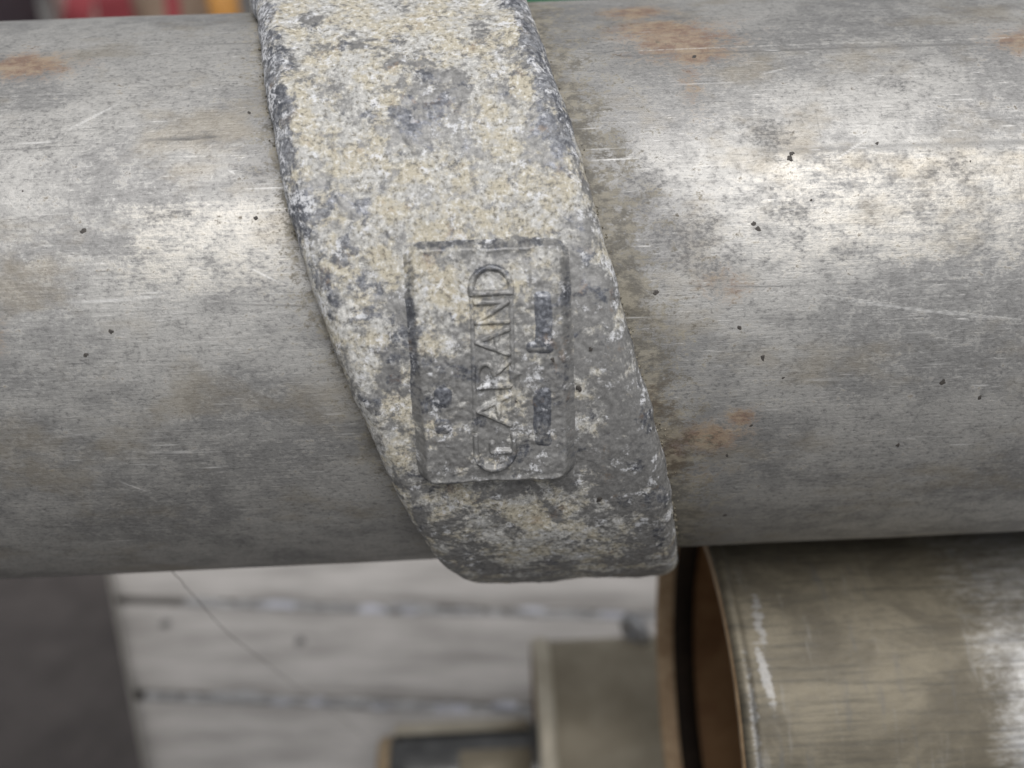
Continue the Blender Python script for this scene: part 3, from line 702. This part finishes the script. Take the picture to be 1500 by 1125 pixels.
Y2, Z2, X2 = -30.1, H1 - 104.3, 44.1
p2 = empty("socket_pipe", (X2 * S, Y2 * S, Z2 * S)); tag(p2, "brown stained pipe with open rusty socket end below the large pipe", "pipe")
def wear2(X, A_):
    A_ = np.where(A_ > 180, A_ - 360, A_)
    w_ = 0.50 * sstep(72, 106, X) + 0.25 * sstep(86, 100, X) * np.exp(-((A_ - 35) / 20) ** 2)
    return w_ - 0.25 * np.exp(-((X - 82) / 4) ** 2) * np.exp(-((A_ - 38) / 6) ** 2)
def chip2(X, A_):
    A_ = np.where(A_ > 180, A_ - 360, A_)
    c = 0.62 * np.exp(-((X - X2 - 2.4) / 1.2) ** 2) * sstep(0, 40, A_)
    c = np.maximum(c, 0.66 * np.exp(-((X - X2 - 6.5) / 1.4) ** 2) * np.exp(-((A_ - 16) / 9) ** 2))
    for (cx, ca_, rx, ra) in ((53, 58, 1.0, 5), (55.5, 60, 1.0, 6), (51, 63, .9, 4), (50, 28, 1.2, 8)):
        c = np.maximum(c, 0.85 * np.exp(-((X - cx - .12 * (A_ - ca_)) / rx) ** 2) * np.exp(-((A_ - ca_) / ra) ** 2))
    return c
xs2 = np.concatenate([X2 + np.arange(3.2, 80, 0.7), np.linspace(X2 + 80, 600, 30)])
lathe("pipe_wall", [(X2 + .35, 53.0), (X2 + .6, 54.0), (X2 + 1.3, 54.7), (X2 + 2.2, 54.8), (X2 + 2.9, 54.35)] + [(x, 54.0) for x in xs2], M_PIPE2, p2, Y2, Z2, 420,
      attrs=dict(wear=wear2, chip=chip2), x_noise=0.10, seed=5)
lathe("rim", [(X2 + .36, 53.05), (X2, 52.6), (X2 + .1, 50.8), (X2 + .6, 50.2), (X2 + 4.6, 50.2)], M_CUT, p2, Y2, Z2, 220, uvr=50, x_noise=0.12, seed=6)
lathe("rubber_seal", [(X2 + 4.7, 50.6), (X2 + 4.8, 48.9), (X2 + 5.4, 48.1), (X2 + 8.6, 47.9), (X2 + 9.6, 48.4), (X2 + 10.2, 49.2), (X2 + 10.3, 50.8)], M_RUBBER, p2, Y2, Z2, 160, uvr=50)
lathe("bore", [(X2 + 8.2, 50.4), (X2 + 10, 50.5), (X2 + 60, 50.5), (X2 + 300, 50.5), (600, 50.5), (600, 54.0)], M_INNER, p2, Y2, Z2, 160, uvr=50)

# ------------------------------------------------------------------ beige tube on the boards, with a dark tube pushed into it
Y3, Z3, X3, R3 = 77.8, 41.4, 11.5, 40.0
p3 = empty("beige_tube", (X3 * S, Y3 * S, Z3 * S)); tag(p3, "short beige stained tube with worn pale rim lying on the boards", "tube")
lathe("tube_wall", [(X3 + 6.6, R3 - .2)] + [(x, R3) for x in np.linspace(X3 + 7, 420, 30)] + [(420, R3 - 3)], M_BEIGE, p3, Y3, Z3, 120)
lathe("rim", [(X3 + 7.2, R3 - .4), (X3 + 6.6, R3 + .9), (X3 + 5.6, R3 + 1.3), (X3 + 1.2, R3 + 1.3), (X3 + .2, R3 + .7), (X3, R3 - .5), (X3 + .3, R3 - 3.4)], M_BEIGE_RIM, p3, Y3, Z3, 120, x_noise=.15)
lathe("bore", [(X3 + .3, R3 - 3.4), (X3 + 4, R3 - 3.5), (420, R3 - 3.5)], M_INNER, p3, Y3, Z3, 96)
# little grey loop standing on the tube
def torus(name, c, R_, r_t, mat, parent, ax=(1, 0, 0), n=28, m_=10, sq=1.0):
    V = []
    axv = Vector(ax).normalized(); e1 = Vector((0, 0, 1)); e1 = (e1 - axv * e1.dot(axv)).normalized(); e2 = axv.cross(e1)
    for i in range(n):
        a = 2 * math.pi * i / n; d = e1 * math.cos(a) * sq + e2 * math.sin(a)
        for j in range(m_):
            b = 2 * math.pi * j / m_; p = Vector(c) + d * (R_ + r_t * math.cos(b)) + axv * (r_t * math.sin(b)); V.append(tuple(p))
    F = [[i * m_ + j, i * m_ + (j + 1) % m_, ((i + 1) % n) * m_ + (j + 1) % m_, ((i + 1) % n) * m_ + j] for i in range(n) for j in range(m_)]
    return mesh_obj(name, V, F, mat, parent, origin=c)
torus("lifting_loop", (54.0, Y3 + 24, Z3 + R3 - 3), 5.0, 2.8, M_GREYM, p3, ax=(0.8, 0.6, 0))

R4 = 21.0; Y4, Z4 = 77.0, R4 + 0.6
p4 = empty("dark_tube", (-50 * S, Y4 * S, Z4 * S)); tag(p4, "short dark steel tube end poking out of the beige tube", "tube")
lathe("tube_wall", [(-50.0, R4 - 7.5), (-49.6, R4 - 5), (-48.2, R4 - 2.6), (-46.0, R4 - .9), (-43.0, R4), (-20, R4), (60, R4)], M_DARKSTEEL, p4, Y4, Z4, 96)
lathe("end_ring", [(-44.0, R4 - 11), (-53.0, R4 - 9.0), (-54.2, R4 - 7.0), (-54.0, R4 - 4.6), (-52.0, R4 - 3.4), (-48.8, R4 - 3.2)], M_TAN, p4, Y4, Z4, 96, x_noise=.15)
lathe("sleeve", [(-19.6, R4 - .4), (-20, R4 + .5), (-19.0, R4 + 1.2), (9, R4 + 1.2), (9.6, R4 + .3)], M_BEIGE, p4, Y4, Z4, 60, a0=8, a1=165)

lathe("edge_lip", [(-48.0, R4 - .6), (-47.4, R4 + .6), (-46, R4 + 1.3), (8.5, R4 + 1.3), (9.2, R4 + .2)], M_BEIGE_RIM, p4, Y4, Z4, 40, a0=-70, a1=-16)

# ------------------------------------------------------------------ cobweb thread
def thread(name, pts, r, mat, label, cat):
    P = np.array(pts, float); t_ = np.linspace(0, 1, len(P)); T_ = np.linspace(0, 1, 60); V = []
    C_ = np.stack([np.interp(T_, t_, P[:, k]) for k in range(3)], 1)
    C_[1:-1] += np.random.default_rng(3).normal(0, .06, (58, 3))
    for i in range(60):
        tg = C_[min(i + 1, 59)] - C_[max(i - 1, 0)]; tg /= np.linalg.norm(tg)
        a_ = np.cross(tg, (1, 0, 0)); a_ /= np.linalg.norm(a_); b_ = np.cross(tg, a_)
        for q_ in range(5): V.append(C_[i] + r * (a_ * math.cos(q_ * 1.2566) + b_ * math.sin(q_ * 1.2566)))
    return tag(mesh_obj(name, V, grid_faces(60, 5, True), mat, origin=tuple(P[0])), label, cat)
M_WEB = mat_simple("dusty_thread", (0.10, 0.09, 0.08), (0.2, 0.18, 0.16), 300, 0.8)

# ------------------------------------------------------------------ far background scraps beyond the pipe
M_RED = mat_simple("dark_red_cloth", (0.24, 0.035, 0.045), (0.34, 0.06, 0.07), 8, 0.8)
M_PINK = mat_simple("pink_cloth", (0.50, 0.33, 0.30), (0.62, 0.43, 0.39), 6, 0.85)
M_ORANGE = mat_simple("orange_plastic", (0.50, 0.24, 0.06), (0.58, 0.30, 0.08), 6, 0.45)
M_SLATE = mat_simple("slate_plastic", (0.06, 0.055, 0.075), (0.10, 0.09, 0.11), 6, 0.5)
M_GREEN = mat_simple("green_plastic", (0.05, 0.22, 0.12), (0.08, 0.28, 0.16), 6, 0.45)
M_WHITE = mat_simple("white_sheet", (0.72, 0.72, 0.74), (0.80, 0.80, 0.80), 6, 0.6)
M_TANCL = mat_simple("tan_card", (0.36, 0.27, 0.20), (0.44, 0.34, 0.26), 6, 0.85)

thread("cobweb_thread", [(-65.2, -36.4, 263.3), (-63.7, -29.3, 244.2), (-63.6, -19.4, 223.5), (-62.2, -9.0, 203.6), (-60.0, 14.9, 159.4), (-55.3, 41.1, 109.8), (-53.0, 67.2, 60.0), (-50.6, 88.0, 36.0)], 0.08, M_WEB, "fine dark dusty thread hanging slantwise from the pipe over the boards", "thread")

def crate(name, cx, cy, wx, wy, h, mat, label, z0=-80):
    r = empty(name, (cx * S, cy * S, z0 * S)); tag(r, label, "crate")
    def ring(w0, d0, z): return [(cx - w0, cy - d0, z), (cx + w0, cy - d0, z), (cx + w0, cy + d0, z), (cx - w0, cy + d0, z)]
    V = ring(wx * .46, wy * .46, z0) + ring(wx * .5, wy * .5, z0 + h) + ring(wx * .47, wy * .47, z0 + h) + ring(wx * .43, wy * .43, z0 + 6)
    F = [[3, 2, 1, 0]] + [[k * 4 + q, k * 4 + (q + 1) % 4, (k + 1) * 4 + (q + 1) % 4, (k + 1) * 4 + q] for k in range(3) for q in range(4)] + [[12, 13, 14, 15]]
    mesh_obj("shell", V, F, mat, r, smooth=False, origin=(cx, cy, z0))
    V = ring(wx * .505, wy * .505, z0 + h - 14) + ring(wx * .53, wy * .53, z0 + h - 14) + ring(wx * .53, wy * .53, z0 + h + 2) + ring(wx * .468, wy * .468, z0 + h + 2)
    F = [[k * 4 + q, k * 4 + (q + 1) % 4, (k + 1) * 4 + (q + 1) % 4, (k + 1) * 4 + q] for k in range(3) for q in range(4)]
    mesh_obj("rim", V, F, mat, r, smooth=False, origin=(cx, cy, z0))
    return r
crate("plastic_crate", -640, 1100, 170, 180, 230, M_SLATE, "dark slate plastic crate at the left edge of the background")
crate("cardboard_box", -372, 1190, 90, 120, 220, M_TANCL, "tan cardboard box behind the orange canister")
crate("plastic_crate", 100, 1230, 120, 120, 216, M_GREEN, "green plastic crate seen just over the pipe beside the clamp")

def sack(name, cx, cy, wx, wy, h, mat, label, seed, z0=-80):
    g = np.random.default_rng(seed); n, mseg = 18, 28; V = []
    for i in range(n):
        t_ = i / (n - 1); zz = z0 + h * t_
        rr = (0.80 + 0.25 * math.sin(math.pi * min(1, t_ * 1.15)) - 0.55 * max(0, t_ - .78) / .22) 
        for j in range(mseg):
            a = 2 * math.pi * j / mseg; fold = 1 + 0.05 * math.sin(5 * a + 3 * t_ + seed) + 0.03 * math.sin(9 * a - 5 * t_) + g.normal(0, .006)
            V.append((cx + wx / 2 * rr * fold * math.cos(a), cy + wy / 2 * rr * fold * math.sin(a), zz))
    F = grid_faces(n, mseg, True) + [list(range(mseg - 1, -1, -1)), [(n - 1) * mseg + k for k in range(mseg)]]
    return tag(mesh_obj(name, V, F, mat, origin=(cx, cy, z0)), label, "sack")
sack("cloth_sack", -497, 1240, 110, 120, 300, M_PINK, "pale pink cloth sack next to the dark crate", 3)
sack("cloth_sack", -400, 1240, 74, 110, 300, M_PINK, "narrow pale pink cloth sack between the red straps and the tan box", 5)

def strap_(name, pts, wd, th_, mat, label):
    """flat webbing strap along a 3D path (mm)"""
    P = np.array(pts, float); t_ = np.linspace(0, 1, len(P)); T_ = np.linspace(0, 1, 40)
    C_ = np.stack([np.interp(T_, t_, P[:, k]) for k in range(3)], 1)
    ker = np.hanning(9); ker /= ker.sum()
    for k in range(3): C_[:, k] = np.convolve(np.pad(C_[:, k], 4, 'edge'), ker, 'valid')
    V = []
    for i in range(40):
        tg = C_[min(i + 1, 39)] - C_[max(i - 1, 0)]; tg /= np.linalg.norm(tg)
        sd_ = np.cross(tg, (0, 1, 0.2)); sd_ /= np.linalg.norm(sd_); up = np.cross(sd_, tg)
        for (a, b) in ((-1, -1), (1, -1), (1, 1), (-1, 1)): V.append(C_[i] + sd_ * a * wd / 2 + up * b * th_ / 2)
    F = grid_faces(40, 4, True) + [[0, 1, 2, 3], [159, 158, 157, 156]]
    return tag(mesh_obj(name, V, F, mat, smooth=False, origin=tuple(P[0])), label, "strap")
strap_("red_strap", [(-540, 1140, -78), (-515, 1120, -20), (-493, 1100, 40), (-474, 1095, 78), (-462, 1110, 120), (-470, 1150, 160)], 30, 4, M_RED, "dark red strap leaning over the pink sack, nearest the dark crate")
strap_("red_strap", [(-470, 1130, -78), (-446, 1110, -10), (-430, 1090, 50), (-428, 1090, 100), (-440, 1120, 150)], 40, 4, M_RED, "wide dark red strap in the middle of the background strip")
strap_("red_strap", [(-355, 1090, -78), (-364, 1080, 0), (-360, 1080, 60), (-352, 1090, 140)], 17, 4, M_RED, "narrow dark red strap hanging left of the orange canister")

def tub(name, cx, cy, r0, r1, h, mat, label, z0=-80):
    rt = empty(name, (cx * S, cy * S, z0 * S)); tag(rt, label, "canister"); n = 40
    def ring(r, z): return [(cx + r * math.cos(2 * math.pi * k / n), cy + r * math.sin(2 * math.pi * k / n), z) for k in range(n)]
    V = ring(r0 * .1, z0) + ring(r0, z0) + ring(r1, z0 + h) + ring(r1 - 3, z0 + h) + ring(r0 - 3, z0 + 5) + ring(r0 * .1, z0 + 5)
    mesh_obj("body", V, grid_faces(6, n, True), mat, rt, origin=(cx, cy, z0))
    V = ring(r1 + .4, z0 + h - 12) + ring(r1 + 5, z0 + h - 10) + ring(r1 + 5, z0 + h + 1) + ring(r1 - 2, z0 + h + 2)
    mesh_obj("rim", V, grid_faces(4, n, True), mat, rt, origin=(cx, cy, z0))
tub("plastic_canister", -303, 1105, 16, 19, 240, M_ORANGE, "tall narrow orange plastic canister behind the pipe left of the clamp")
# white board leaning at the right
V = [(x, 1260 + d + z * .12, z) for d in (0, 12) for (x, z) in ((150, -80), (232, -80), (232, 170), (150, 170))]
F = [(0, 1, 2, 3), (7, 6, 5, 4), (0, 4, 5, 1), (1, 5, 6, 2), (2, 6, 7, 3), (3, 7, 4, 0)]
tag(mesh_obj("white_board", V, F, M_WHITE, smooth=False, origin=(190, 1260, -80)), "white board standing behind the pipe right of the clamp", "board")
